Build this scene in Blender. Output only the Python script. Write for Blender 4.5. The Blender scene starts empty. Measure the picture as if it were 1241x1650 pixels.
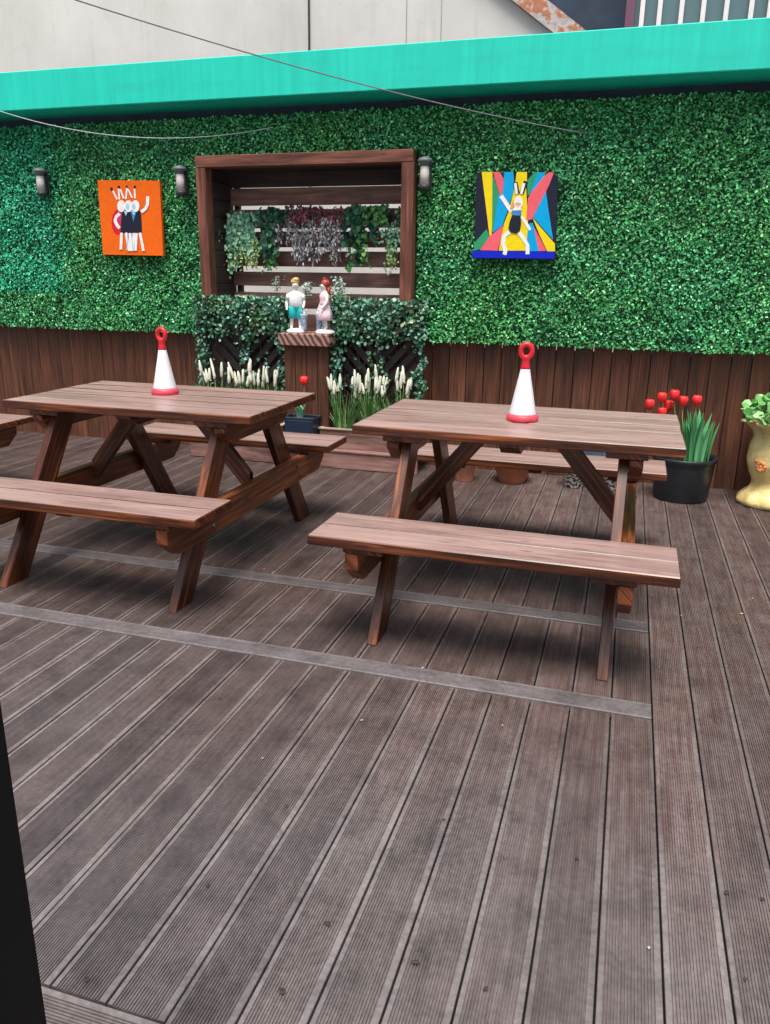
import bpy, bmesh, math, random
import numpy as np
from mathutils import Vector, Matrix
random.seed(7); rng = np.random.default_rng(11)
C = bpy.context.scene.collection
S = bpy.context.scene
R = math.radians
# ------------------------------------------------------------------ camera
f, th, yaw, roll, pcx, pcy, Hc = 1263.46, R(16.6816), R(16.855), R(.7553), 617.94, 821.5, 1.553
fw = np.array([-math.sin(yaw)*math.cos(th), math.cos(yaw)*math.cos(th), -math.sin(th)])
r1 = np.array([math.cos(yaw), math.sin(yaw), 0.]); u1 = np.cross(r1, fw)
r2 = r1*math.cos(roll)+u1*math.sin(roll); u2 = -r1*math.sin(roll)+u1*math.cos(roll)
cd = bpy.data.cameras.new('camera'); cam = bpy.data.objects.new('camera', cd); C.objects.link(cam)
M = Matrix(((r2[0],u2[0],-fw[0],0),(r2[1],u2[1],-fw[1],0),(r2[2],u2[2],-fw[2],Hc),(0,0,0,1)))
cam.matrix_world = M
cd.sensor_fit = 'HORIZONTAL'; cd.sensor_width = 36; cd.lens = f/1241*36
cd.shift_x = .00206; cd.shift_y = -.00282; cd.clip_start = .02; cd.clip_end = 300
S.camera = cam
S.render.resolution_x = 770; S.render.resolution_y = 1024
def at(px, py, Y):                                   # point seen at photo pixel (px,py) on the plane y=Y
    d = fw*f + r2*(px-pcx) + u2*(pcy-py); return np.array([0,0,Hc]) + d*Y/d[1]
# ------------------------------------------------------------------ light
EL, AZ = R(70), R(172)                               # high soft sun behind the camera
w = bpy.data.worlds.new('World'); S.world = w; w.use_nodes = True
nt = w.node_tree; sky = nt.nodes.new('ShaderNodeTexSky'); sky.sky_type = 'NISHITA'; sky.sun_disc = False
sky.sun_elevation = EL; sky.sun_rotation = AZ; sky.air_density = 1.0; sky.dust_density = 6.0; sky.ozone_density = 1.0
bg = nt.nodes['Background']; bg.inputs[1].default_value = .12
nt.links.new(sky.outputs[0], bg.inputs[0])
ld = bpy.data.lights.new('sun', 'SUN'); ld.energy = 2.8; ld.angle = R(26); ld.color = (1, .965, .91)
sun = bpy.data.objects.new('sun', ld); C.objects.link(sun)
sd = Vector((math.sin(AZ)*math.cos(EL), math.cos(AZ)*math.cos(EL), math.sin(EL)))
sun.rotation_euler = sd.to_track_quat('Z', 'Y').to_euler()
S.view_settings.view_transform = 'Standard'; S.view_settings.look = 'None'
S.view_settings.exposure = .45; S.view_settings.gamma = 1
# ------------------------------------------------------------------ tagging
def tag(o, label=None, cat=None, group=None, kind=None):
    if label: o['label'] = label
    if cat: o['category'] = cat
    if group: o['group'] = group
    if kind: o['kind'] = kind
    return o
def thing(name, loc, label, cat, group=None, rz=0):
    o = bpy.data.objects.new(name, None); C.objects.link(o); o.empty_display_size = .05
    o.location = loc; o.rotation_euler = (0, 0, rz); return tag(o, label, cat, group)
def obj(name, bm, mats, parent=None, smooth=False):
    me = bpy.data.meshes.new(name); bm.to_mesh(me); bm.free()
    for m in (mats if isinstance(mats, (list, tuple)) else [mats]): me.materials.append(m)
    if smooth:
        for p in me.polygons: p.use_smooth = True
    o = bpy.data.objects.new(name, me); C.objects.link(o); o.parent = parent
    return o
def copy_tree(o, parent=None):
    c = o.copy(); C.objects.link(c); c.parent = parent
    for ch in list(o.children): copy_tree(ch, c)
    return c
# ------------------------------------------------------------------ materials
class MT:
    def __init__(s, name, rough=.5, spec=.5):
        s.m = bpy.data.materials.new(name); s.m.use_nodes = True
        s.n = s.m.node_tree; s.b = s.n.nodes['Principled BSDF']
        s.b.inputs['Roughness'].default_value = rough
        s.b.inputs['Specular IOR Level'].default_value = spec
    def N(s, t, **k):
        x = s.n.nodes.new('ShaderNode'+t)
        for a, v in k.items(): setattr(x, a, v)
        return x
    def L(s, a, b): s.n.links.new(a, b)
    def coord(s, kind='Object', scale=(1,1,1), rot=(0,0,0)):
        t = s.N('TexCoord'); m = s.N('Mapping'); m.inputs['Scale'].default_value = scale; m.inputs['Rotation'].default_value = rot
        s.L(t.outputs[kind], m.inputs[0])
        if kind == 'UV':                                # every board its own stretch of grain, also on copies
            r = s.N('ObjectInfo').outputs['Random']; c = s.N('CombineXYZ'); s.L(s.math('MULTIPLY', r, 61.7), c.inputs[0]); s.L(s.math('MULTIPLY', r, 173.3), c.inputs[1]); s.L(c.outputs[0], m.inputs[1])
        return m.outputs[0]
    def noise(s, vec, scale=5, detail=4, rough=.55, dist=0):
        x = s.N('TexNoise'); x.inputs['Scale'].default_value = scale; x.inputs['Detail'].default_value = detail
        x.inputs['Roughness'].default_value = rough; x.inputs['Distortion'].default_value = dist
        s.L(vec, x.inputs['Vector']); return x.outputs['Fac']
    def ramp(s, fac, stops):
        x = s.N('ValToRGB'); e = x.color_ramp.elements
        while len(e) < len(stops): e.new(.5)
        for i, (p, c) in enumerate(stops): e[i].position = p; e[i].color = (*c, 1) if len(c) == 3 else c
        s.L(fac, x.inputs[0]); return x.outputs[0]
    def mix(s, fac, a, b, mode='MIX'):
        x = s.N('Mix', data_type='RGBA', blend_type=mode)
        for i, v in ((0, fac), (6, a), (7, b)):
            if hasattr(v, 'links') or hasattr(v, 'is_linked'): s.L(v, x.inputs[i])
            elif i == 0: x.inputs[0].default_value = v
            else: x.inputs[i].default_value = (*v, 1)
        return x.outputs[2]
    def math(s, op, a, b=None):
        x = s.N('Math', operation=op)
        for i, v in ((0, a), (1, b)):
            if v is None: continue
            if hasattr(v, 'is_linked'): s.L(v, x.inputs[i])
            else: x.inputs[i].default_value = v
        return x.outputs[0]
    def island(s): return s.N('NewGeometry').outputs['Random Per Island']
    def objrand(s): return s.N('ObjectInfo').outputs['Random']
    def col(s, c):
        if hasattr(c, 'is_linked'): s.L(c, s.b.inputs['Base Color'])
        else: s.b.inputs['Base Color'].default_value = (*c, 1)
        return s
    def bump(s, h, strength=.3, dist=.002):
        x = s.N('Bump'); x.inputs['Strength'].default_value = strength; x.inputs['Distance'].default_value = dist
        s.L(h, x.inputs['Height']); s.L(x.outputs[0], s.b.inputs['Normal']); return s
    def rough(s, v): s.L(v, s.b.inputs['Roughness']); return s
def g(v): return (v, v, v)
def plain(name, c, rough=.5, var=.15, scale=20, spec=.5, bump=0):
    m = MT(name, rough, spec); n = m.noise(m.coord(), scale)
    lo = tuple(x*(1-var) for x in c); hi = tuple(min(1, x*(1+var)) for x in c)
    m.col(m.ramp(n, [(.3, lo), (.7, hi)]))
    if bump: m.bump(n, bump, .003)
    return m.m
def wood(name, dark, mid, light, rough=.4, wear=None, grain=55, spec=.5, bump=.35, coat=0, dash=0):
    m = MT(name, rough, spec)
    v = m.coord('UV', (2.2, grain, 1)); n1 = m.noise(v, 1, 6, .65, .6)
    v2 = m.coord('UV', (1.1, 9, 1)); n2 = m.noise(v2, 1, 3, .5, 1.2)
    base = m.ramp(n1, [(.28, dark), (.5, mid), (.72, light)])
    blotch = m.ramp(n2, [(.3, g(.78 if dash else .45)), (.55, g(1)), (.75, g(1.08 if dash else 1.25))])
    c = m.mix(1, base, blotch, 'MULTIPLY')
    isl = m.ramp(m.island(), [(0, g(.8)), (1, g(1.15))]); c = m.mix(1, c, isl, 'MULTIPLY')
    if wear:
        n3 = m.noise(m.coord('UV', (1.5, 5, 1)), 2.3, 5, .7)
        c = m.mix(m.ramp(n3, [(.45, g(0)), (.75, g(.55))]), c, wear)
    vk = m.N('TexVoronoi'); vk.inputs['Scale'].default_value = 1; m.L(m.coord('UV', (2.3, 9, 1)), vk.inputs['Vector'])
    kn = m.ramp(vk.outputs['Distance'], [(.03, g(.35)), (.085, g(1))]); c = m.mix(.8, c, kn, 'MULTIPLY')
    if dash:                                            # short open checks along the grain
        n4 = m.noise(m.coord('UV', (7, 60, 1)), 1, 2, .5); c = m.mix(m.ramp(n4, [(.64, g(0)), (.70, g(.75))]), c, (.10,.06,.055))
    m.col(c); m.bump(n1, bump, .002)
    m.rough(m.ramp(n2, [(.3, g(max(.05, rough-.1))), (.7, g(min(1, rough+.15)))]))
    if coat: m.b.inputs['Coat Weight'].default_value = coat; m.b.inputs['Coat Roughness'].default_value = .25
    return m.m
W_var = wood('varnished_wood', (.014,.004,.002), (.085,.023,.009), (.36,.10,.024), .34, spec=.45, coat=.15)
W_beam = wood('orange_stained_wood', (.03,.008,.003), (.15,.042,.014), (.42,.13,.035), .34, spec=.45, coat=.15)
M_bolt = plain('dull_bolt', (.05,.045,.045), .45)
W_top = wood('weathered_sheen_wood_top', (.20,.115,.10), (.345,.228,.205), (.43,.315,.29), .38, wear=(.40,.25,.20), grain=60, dash=1, coat=.15)  # tops paler than the varnish: sky reflection painted into the weathered base colour
W_wall = wood('stained_cladding', (.035,.011,.005), (.125,.043,.019), (.21,.080,.036), .6, grain=75, bump=.6)
W_frame = wood('niche_frame_wood', (.06,.018,.010), (.17,.056,.032), (.30,.12,.08), .5, grain=26, bump=.4)
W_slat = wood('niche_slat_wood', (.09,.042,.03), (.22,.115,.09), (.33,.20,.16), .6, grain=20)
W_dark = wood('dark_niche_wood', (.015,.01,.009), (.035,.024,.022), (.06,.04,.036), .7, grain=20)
W_trel = wood('black_trellis_wood', (.012,.010,.010), (.03,.026,.026), (.06,.05,.05), .6, grain=30)
W_step = wood('red_step_wood', (.13,.06,.05), (.25,.13,.11), (.36,.21,.18), .5, wear=(.4,.27,.22), grain=30)
W_rim = wood('pale_rim_wood', (.3,.22,.16), (.5,.38,.29), (.6,.48,.38), .6)
def cap_mat():
    m = MT('wavy_cap_wood', .5); v = m.coord('Object', (1, 1, 1), (0, R(35), 0))
    x = m.N('TexWave'); x.wave_type = 'BANDS'; x.inputs['Scale'].default_value = 7; x.inputs['Distortion'].default_value = 5; x.inputs['Detail'].default_value = 2
    m.L(v, x.inputs['Vector']); m.col(m.ramp(x.outputs['Fac'], [(.2, (.10,.035,.025)), (.8, (.36,.22,.18))])); return m.m
W_cap = cap_mat()
def deck_mat(name, a, b, c, axis=0, lift=1.):
    m = MT(name, .5, .55)
    o = m.coord('Object')
    gr = m.noise(m.coord('Object', (60, 3, 60) if axis == 0 else (3, 60, 60)), 1, 5, .65)
    big = m.noise(o, .55, 4, .55, .4); mid = m.noise(o, 7, 6, .7)
    # sky sheen painted in as grey near the door, redder middle: broad patches
    sp_ = m.N('SeparateXYZ'); m.L(o, sp_.inputs[0])          # greyer near the door (y small), redder and browner by the tables
    yy = m.math('MULTIPLY_ADD', sp_.outputs[1], .16); yy.node.inputs[2].default_value = -.31; yy.node.use_clamp = False
    col = m.mix(m.ramp(m.math('ADD', big, yy), [(.40, g(0)), (.66, g(1))]), a, b)
    col = m.mix(m.ramp(gr, [(.35, g(0)), (.75, g(.8))]), col, c)
    col = m.mix(1, col, m.ramp(m.island(), [(0, g(.78)), (.5, g(1)), (1, g(1.18))]), 'MULTIPLY')
    col = m.mix(1, col, m.ramp(mid, [(.28, g(.55)), (.5, g(1)), (.75, g(1.3))]), 'MULTIPLY')
    st = m.noise(o, 2.1, 7, .75, .8)
    col = m.mix(m.ramp(st, [(.56, g(0)), (.72, g(.7))]), col, (.035,.029,.028))
    fs = m.noise(o, 55, 3, .7); col = m.mix(1, col, m.ramp(fs, [(.3, g(.75)), (.7, g(1.22))]), 'MULTIPLY')
    sp = m.N('TexVoronoi'); sp.inputs['Scale'].default_value = 9; m.L(o, sp.inputs['Vector'])
    s2 = m.math('LESS_THAN', sp.outputs['Distance'], .055); rnd = m.math('GREATER_THAN', sp.outputs['Color'], .8)
    col = m.mix(m.math('MULTIPLY', s2, rnd), col, (.03,.026,.024))
    m.col(col); m.bump(gr, .12, .001)
    m.rough(m.ramp(big, [(.35, g(.42)), (.65, g(.6))])); return m.m
D_main = deck_mat('ribbed_deck', (.108,.091,.089), (.088,.048,.041), (.175,.150,.147))
D_band = deck_mat('smooth_deck_edge', (.165,.146,.142), (.080,.049,.042), (.185,.162,.158))
D_strip = deck_mat('ribbed_strip', (.135,.118,.122), (.115,.098,.10), (.18,.162,.166), 1)
D_cross = deck_mat('ribbed_deck_cross', (.125,.106,.102), (.098,.062,.052), (.20,.172,.165), 1)
M_dark = plain('shadowed_joists', (.012,.010,.009), .9)
M_ground = plain('concrete_ground', (.28,.27,.25), .85, .3, 3)
def teal_mat():
    m = MT('teal_paint', .45)
    n = m.noise(m.coord('Object', (9, 9, .6)), 2, 5, .7); n2 = m.noise(m.coord('Object', (40, 40, 1.5)), 2, 3)
    c = m.ramp(n, [(.3, (.006,.56,.43)), (.7, (.012,.67,.52))])
    c = m.mix(m.ramp(n2, [(.55, g(0)), (.85, g(.3))]), c, (.03,.72,.62))
    n5 = m.noise(m.coord('Object', (.8, 5, 5)), 1.6, 6, .7); c = m.mix(m.ramp(n5, [(.5, g(0)), (.75, g(.35))]), c, (.02,.40,.33)); m.col(c); m.bump(n2, .15, .002); return m.m
M_teal = teal_mat()
def render_mat():
    m = MT('pale_render', .85, .3)
    n = m.noise(m.coord('Object', (1.1, 1.1, .7)), 1.1, 6, .6); n2 = m.noise(m.coord('Object', (3, 3, 3)), 3, 8, .75)
    n3 = m.noise(m.coord('Object', (7, 7, .4)), 1, 5, .7)
    c = m.ramp(n, [(.3, (.58,.57,.54)), (.7, (.72,.70,.67))])
    c = m.mix(m.ramp(n2, [(.55, g(0)), (.8, g(.6))]), c, (.46,.43,.40))
    c = m.mix(m.ramp(n3, [(.55, g(0)), (.85, g(.45))]), c, (.42,.39,.37)); m.col(c); m.bump(n2, .2, .01); return m.m
M_render = render_mat()
def brick_mat():
    m = MT('verge_stone', .8); n = m.noise(m.coord(), 9, 5, .7)
    m.col(m.ramp(n, [(.35, (.38,.37,.37)), (.48, (.55,.52,.5)), (.55, (.5,.17,.08)), (.7, (.42,.22,.15))])); m.bump(n, .6, .02); return m.m
M_verge = brick_mat()
M_navy = plain('navy_render', (.012,.035,.07), .6, .3, 4)
M_purple = plain('purple_frame', (.14,.06,.11), .5)
M_white = plain('white_paint', (.75,.76,.77), .45, .06)
M_glass = MT('window_glass', .12, .8).col((.10,.19,.20)).m
def leaf_mat(name, stops, rough=.4, lo=None, scale=1.5, trans=.0):
    m = MT(name, rough, .5); c = m.ramp(m.island(), stops)
    if lo:
        n = m.noise(m.coord(), scale, 4, .6); c = m.mix(m.ramp(n, [(.38, g(0)), (.66, g(.85))]), c, m.mix(1, c, lo, 'MULTIPLY'))
    m.col(c); return m.m
HG = lambda k: leaf_mat('hedge_leaf_'+k, {
    'green': [(0,(.012,.13,.04)),(.3,(.028,.26,.08)),(.65,(.06,.44,.15)),(.9,(.13,.64,.26)),(1,(.36,.82,.50))],
    'teal': [(0,(.006,.15,.06)),(.3,(.012,.34,.14)),(.65,(.025,.54,.25)),(.9,(.07,.72,.38)),(1,(.3,.86,.60))],
    }[k], .62, {'green': (1.25,1.0,.65), 'teal': (.8,1,1.2)}[k], 1.3)
M_hedge, M_hteal = HG('green'), HG('teal')
M_hback = plain('hedge_mesh_backing', (.012,.075,.028), .9)
M_ivy = leaf_mat('ivy_leaf', [(0,(.006,.03,.02)),(.35,(.02,.10,.055)),(.6,(.045,.21,.10)),(.8,(.08,.28,.24)),(.94,(.18,.42,.34)),(.985,(.2,.44,.36)),(1,(.6,.72,.62))], .35, (1.5,1.05,.65), 4)
M_mint = leaf_mat('mint_leaf', [(0,(.12,.42,.24)),(.5,(.28,.66,.44)),(1,(.50,.82,.64))], .5)
M_lime = leaf_mat('lime_leaf', [(0,(.22,.38,.10)),(.5,(.48,.68,.26)),(1,(.75,.85,.52))], .5)
M_dkleaf = leaf_mat('dark_leaf', [(0,(.008,.05,.03)),(.5,(.02,.12,.07)),(.85,(.05,.2,.12)),(1,(.12,.35,.12))], .3)
M_brleaf = leaf_mat('bright_leaf', [(0,(.02,.12,.02)),(.5,(.05,.25,.05)),(1,(.16,.45,.10))], .35)
M_silver = leaf_mat('silver_leaf', [(0,(.12,.06,.10)),(.3,(.26,.20,.26)),(.6,(.46,.46,.52)),(1,(.80,.82,.86))], .45)
M_burg = leaf_mat('burgundy_leaf', [(0,(.06,.010,.02)),(.5,(.20,.035,.065)),(1,(.42,.14,.19))], .4)
M_eryth = leaf_mat('dusty_leaf', [(0,(.12,.17,.13)),(.5,(.25,.35,.3)),(1,(.45,.55,.5))], .5)
M_pelar = leaf_mat('pale_green_leaf', [(0,(.06,.25,.05)),(.5,(.16,.45,.12)),(1,(.38,.66,.28))], .45)
M_blade = leaf_mat('blade_leaf', [(0,(.02,.08,.015)),(.5,(.06,.18,.04)),(.9,(.16,.30,.07)),(1,(.5,.5,.25))], .4)
M_tulleaf = leaf_mat('tulip_leaf', [(0,(.04,.20,.07)),(.5,(.09,.38,.14)),(1,(.22,.56,.28))], .4)
M_paletul = leaf_mat('pale_tulip_leaf', [(0,(.2,.5,.3)),(1,(.38,.72,.5))], .45)
M_petal = plain('red_petal', (.75,.025,.025), .4, .25, 30)
M_spike = leaf_mat('cream_blossom', [(0,(.66,.70,.48)),(.5,(.84,.85,.72)),(1,(.9,.9,.84))], .6)
M_stem = plain('green_stem', (.12,.25,.06), .5)
M_twig = plain('brown_twig', (.05,.04,.025), .8)
M_lampd = plain('lamp_dark', (.035,.038,.045), .4, .2)
M_lampc = plain('lamp_cap_grey', (.12,.14,.145), .5, .2)
M_lampg = plain('frosted_diffuser', (.50,.48,.46), .6, .04)
M_red = plain('red_plastic', (.62,.015,.03), .35, .12, 25)
M_redb = plain('faded_red_plastic', (.66,.06,.09), .4, .12, 25)
def cone_mat():
    m = MT('white_plastic', .42); n = m.noise(m.coord(), 14, 7, .75); n2 = m.noise(m.coord('Object', (60, 60, 5)), 1, 4, .7)
    c = m.mix(m.ramp(n, [(.52, g(0)), (.75, g(.4))]), (.78,.80,.83), (.45,.44,.41)); m.col(m.mix(m.ramp(n2, [(.58, g(0)), (.75, g(.35))]), c, (.5,.49,.46))); return m.m
M_cone = cone_mat()
M_potblk = plain('black_plastic', (.014,.018,.022), .35, .2)
M_navyp = plain('navy_plastic', (.012,.025,.05), .4)
M_terra = plain('terracotta', (.42,.15,.075), .8, .25, 12, bump=.2)
M_terra2 = plain('orange_terracotta', (.6,.25,.15), .75, .2, 12)
M_blue = plain('pale_blue_glaze', (.22,.42,.62), .3)
M_soil = plain('soil', (.03,.02,.014), .95, .4, 40, bump=.8)
def patt():
    m = MT('patterned_glaze', .35); x = m.N('TexWave'); x.wave_type = 'RINGS'; x.inputs['Scale'].default_value = 14; x.inputs['Distortion'].default_value = 9; x.inputs['Detail Scale'].default_value = 2
    m.L(m.coord(), x.inputs['Vector']); m.col(m.ramp(x.outputs['Fac'], [(.4, (.04,.04,.05)), (.55, (.72,.68,.6))])); return m.m
M_patt = patt()
def urn_mat():
    m = MT('cream_urn', .5); n = m.noise(m.coord(), 6, 6, .7); n2 = m.noise(m.coord(), 22, 4, .6)
    c = m.ramp(n, [(.3, (.58,.42,.13)), (.55, (.80,.67,.30)), (.8, (.88,.80,.50))])
    m.col(m.mix(m.ramp(n2, [(.55, g(0)), (.75, g(.5))]), c, (.45,.28,.08))); m.bump(n2, .7, .012); return m.m
M_urn = urn_mat()
M_rose = plain('painted_rose', (.72,.26,.08), .5, .4, 30)
M_cable = plain('grey_cable', (.17,.19,.2), .6)
M_cord = plain('pale_cord', (.42,.48,.5), .6)
M_post = plain('black_post', (.0022,.0022,.0026), .6, .3, 6, .25)
M_porc = plain('white_porcelain', (.78,.77,.73), .3, .06, 30)
M_skin = plain('figurine_skin', (.72,.5,.42), .4, .08)
# ------------------------------------------------------------------ mesh helpers
def box(bm, c, s, rot=None, bev=.003, mi=0, top=None, grain=None):
    """box of size s at c; UV runs along its longest axis in metres"""
    t = bmesh.new(); bmesh.ops.create_cube(t, size=1, matrix=Matrix.Diagonal((*s, 1)))
    if bev: bmesh.ops.bevel(t, geom=t.edges[:], offset=min(bev, min(s)*.3), segments=1, affect='EDGES')
    uv = t.loops.layers.uv.new('UVMap'); ax = grain if grain is not None else max(range(3), key=lambda i: s[i]); o1, o2 = [i for i in range(3) if i != ax]
    ou, ov = random.uniform(0, 50), random.uniform(0, 50)
    for fc in t.faces:
        fc.material_index = mi
        if top is not None and fc.normal.z > .9: fc.material_index = top
        for l in fc.loops: p = l.vert.co; l[uv].uv = (p[ax]+ou, p[o1]+p[o2]*1.0+ov)
    T = Matrix.Translation(c) @ (rot.to_4x4() if rot else Matrix.Identity(4)); t.transform(T)
    merge(bm, t)
def merge(bm, t):
    uvs = t.loops.layers.uv.active; uvd = bm.loops.layers.uv.get('UVMap') or bm.loops.layers.uv.new('UVMap')
    mp = {v: bm.verts.new(v.co) for v in t.verts}
    for fc in t.faces:
        n = bm.faces.new([mp[v] for v in fc.verts]); n.material_index = fc.material_index; n.smooth = fc.smooth
        if uvs:
            for a, b in zip(fc.loops, n.loops): b[uvd].uv = a[uvs].uv
    t.free()
def prism(bm, pts, x0, x1, axis='X', mi=0, ang=0):
    """polygon pts in the plane across `axis`, extruded from x0 to x1; UV along the polygon's first coordinate"""
    uv = bm.loops.layers.uv.get('UVMap') or bm.loops.layers.uv.new('UVMap')
    mk = {'X': lambda a, b, t: (t, a, b), 'Y': lambda a, b, t: (a, t, b), 'Z': lambda a, b, t: (a, b, t)}[axis]
    A = [bm.verts.new(mk(a, b, x0)) for a, b in pts]; B = [bm.verts.new(mk(a, b, x1)) for a, b in pts]; n = len(pts); fs = []
    fs.append(bm.faces.new(A)); fs.append(bm.faces.new(B[::-1]))
    for i in range(n): fs.append(bm.faces.new((A[i], B[i], B[(i+1) % n], A[(i+1) % n])))
    ou = random.uniform(0, 50); ov = random.uniform(0, 50); ca, sa = math.cos(ang), math.sin(ang)
    for fc in fs:
        fc.material_index = mi
        for l in fc.loops:
            p = l.vert.co; a, b = {'X': (p.y, p.z+p.x), 'Y': (p.x, p.z+p.y), 'Z': (p.x, p.y+p.z)}[axis]; l[uv].uv = (a*ca+b*sa+ou, -a*sa+b*ca+ov)
    bmesh.ops.recalc_face_normals(bm, faces=fs)
def bar(bm, a, b, wdt, thk, side=Vector((1,0,0)), bev=.003, mi=0):
    """plank from a to b, thk across `side`, wdt across the other"""
    a, b = Vector(a), Vector(b); d = b-a; L = d.length; z = d.normalized(); x = (side - z*side.dot(z)).normalized(); y = z.cross(x)
    rot = Matrix((x, y, z)).transposed(); box(bm, (a+b)/2, (thk, wdt, L), rot, bev, mi, grain=2)
def lathe(bm, prof, c=(0,0,0), n=32, mi=0, wob=None, closed=False):
    rings = []
    for r, z in prof:
        rings.append([bm.verts.new((c[0]+(r*(wob(t, z) if wob else 1))*math.cos(t), c[1]+(r*(wob(t, z) if wob else 1))*math.sin(t), c[2]+z)) for t in [2*math.pi*i/n for i in range(n)]])
    for A, B in zip(rings, rings[1:]):
        for i in range(n): fc = bm.faces.new((A[i], A[(i+1) % n], B[(i+1) % n], B[i])); fc.smooth = True; fc.material_index = mi
    for Rg, fl in ((rings[0], True), (rings[-1], False)):
        if Rg and (prof[0] if fl else prof[-1])[0] > 0: fc = bm.faces.new(Rg[::-1] if fl else Rg); fc.material_index = mi
def tube(bm, pts, rad, n=8, mi=0, closed=False):
    pts = [Vector(p) for p in pts]; m = len(pts); rings = []
    rr = rad if isinstance(rad, (list, tuple)) else [rad]*m
    up = Vector((.13, .21, 1)).normalized()
    for i, p in enumerate(pts):
        a = pts[(i-1) % m] if (closed or i) else p; b = pts[(i+1) % m] if (closed or i < m-1) else p
        d = (b-a).normalized(); x = d.cross(up).normalized() if abs(d.dot(up)) < .98 else d.cross(Vector((1,0,0))).normalized(); y = d.cross(x)
        rings.append([bm.verts.new(p+(x*math.cos(t)+y*math.sin(t))*rr[i]) for t in [2*math.pi*k/n for k in range(n)]])
    R2 = rings + ([rings[0]] if closed else [])
    for A, B in zip(R2, R2[1:]):
        for i in range(n): fc = bm.faces.new((A[i], A[(i+1) % n], B[(i+1) % n], B[i])); fc.smooth = True; fc.material_index = mi
    if not closed:
        for Rg in (rings[0][::-1], rings[-1]): fc = bm.faces.new(Rg); fc.material_index = mi
def ball(bm, c, r, sc=(1,1,1), mi=0, n=12):
    t = bmesh.new(); bmesh.ops.create_uvsphere(t, u_segments=n, v_segments=max(6, n*2//3), radius=r)
    for fc in t.faces: fc.smooth = True; fc.material_index = mi
    t.transform(Matrix.Translation(c) @ Matrix.Diagonal((*sc, 1))); merge(bm, t)
def leaves(name, P, Nrm, size, mat, parent=None, asp=.55, fold=.25, droop=None, shape='diamond'):
    """many small folded leaves, one mesh. P positions, Nrm rough facing, size lengths"""
    P = np.asarray(P, float); n = len(P); Nrm = np.asarray(Nrm, float)
    if Nrm.ndim == 1: Nrm = np.tile(Nrm, (n, 1))
    N = Nrm + rng.normal(0, .55, (n, 3)); N /= np.linalg.norm(N, axis=1)[:, None]
    T = rng.normal(0, 1, (n, 3)) if droop is None else np.asarray(droop)+rng.normal(0, .45, (n, 3))
    T -= N*(T*N).sum(1)[:, None]; T /= np.linalg.norm(T, axis=1)[:, None]; B = np.cross(N, T)
    s = (np.full(n, size) if np.isscalar(size) else size)*rng.uniform(.7, 1.3, n); s = s[:, None]
    if shape == 'diamond':
        V = np.stack([P-T*s*.5, P+B*s*asp*.5+N*s*fold*.3, P+T*s*.5, P-B*s*asp*.5+N*s*fold*.3], 1); k = 4
        Fi = np.array([[0,1,2],[0,2,3]])
    else:                                             # rounder: six corners
        V = np.stack([P-T*s*.5, P-T*s*.2+B*s*asp*.5+N*s*fold*.25, P+T*s*.22+B*s*asp*.42+N*s*fold*.2, P+T*s*.5-N*s*.06, P+T*s*.22-B*s*asp*.42+N*s*fold*.2, P-T*s*.2-B*s*asp*.5+N*s*fold*.25], 1); k = 6
        Fi = np.array([[0,1,2],[0,2,3],[0,3,4],[0,4,5]])
    V = V.reshape(-1, 3); F = (np.arange(n)[:, None, None]*k + Fi[None]).reshape(-1, 3)
    me = bpy.data.meshes.new(name); me.vertices.add(len(V)); me.vertices.foreach_set('co', V.ravel())
    me.loops.add(F.size); me.loops.foreach_set('vertex_index', F.ravel().astype(np.int32))
    me.polygons.add(len(F)); me.polygons.foreach_set('loop_start', np.arange(0, F.size, 3, dtype=np.int32))
    me.update(calc_edges=True); me.materials.append(mat)
    o = bpy.data.objects.new(name, me); C.objects.link(o); o.parent = parent; return o
# ------------------------------------------------------------------ the deck
X0, PW = -.8171, .148
Y1, Y2, LB, YW = 2.721, 3.4896, X0+7*PW, 6.375
SW = .112
def ribbed(bm, u0, u1, v0, v1, z, along='Y', thick=.024):
    gap = .0028; a, b = u0+gap, u1-gap; prof = [(a, z-thick), (a, z-.0015), (a+.0015, z)]
    band = .0125; lo, hi = a+band, b-band; n = max(1, round((hi-lo)/.0072)); p = (hi-lo)/n
    for i in range(n):
        s = lo+i*p; prof += [(s, z), (s+p*.10, z-.0042), (s+p*.44, z-.0042), (s+p*.54, z)]
    prof += [(b-.0015, z), (b, z-.0015), (b, z-thick)]
    tilt = random.uniform(-.0015, .0015); um = (a+b)/2
    mk = (lambda u, v, zz: (u, v, zz+(u-um)*tilt*6)) if along == 'Y' else (lambda u, v, zz: (v, u, zz+(u-um)*tilt*6))
    A = [bm.verts.new(mk(u, v0, q)) for u, q in prof]; B = [bm.verts.new(mk(u, v1, q)) for u, q in prof]
    for i in range(len(prof)-1):
        q = (A[i], A[i+1], B[i+1], B[i]); fc = bm.faces.new(q if along == 'X' else q[::-1])
        if prof[i][0] < a+band-1e-5 or prof[i+1][0] > b-band+1e-5: fc.material_index = 1
    bm.faces.new(A if along == 'Y' else A[::-1]); bm.faces.new(B[::-1] if along == 'Y' else B)
bm = bmesh.new()
def dz(): return random.uniform(-.0012, .0012)
for k in range(-56, 22):
    u0 = X0+k*PW; u1 = u0+PW
    if k >= 7:
        j = 4.83 if k < 12 else 4.2
        ribbed(bm, u0, u1, -1.2, j-.0015, dz()); ribbed(bm, u0, u1, j+.0015, YW, dz())
    else:
        ribbed(bm, u0, u1, 1.116 if k < 0 else -1.2, Y1-.002, dz())
        ribbed(bm, u0, u1, Y1+SW+.002, Y2-.002, dz())
        ribbed(bm, u0, u1, Y2+SW+.002, YW, dz())
deck = obj('deck', bm, [D_main, D_band]); tag(deck, kind='structure')
bm = bmesh.new(); v = 1.112
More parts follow.
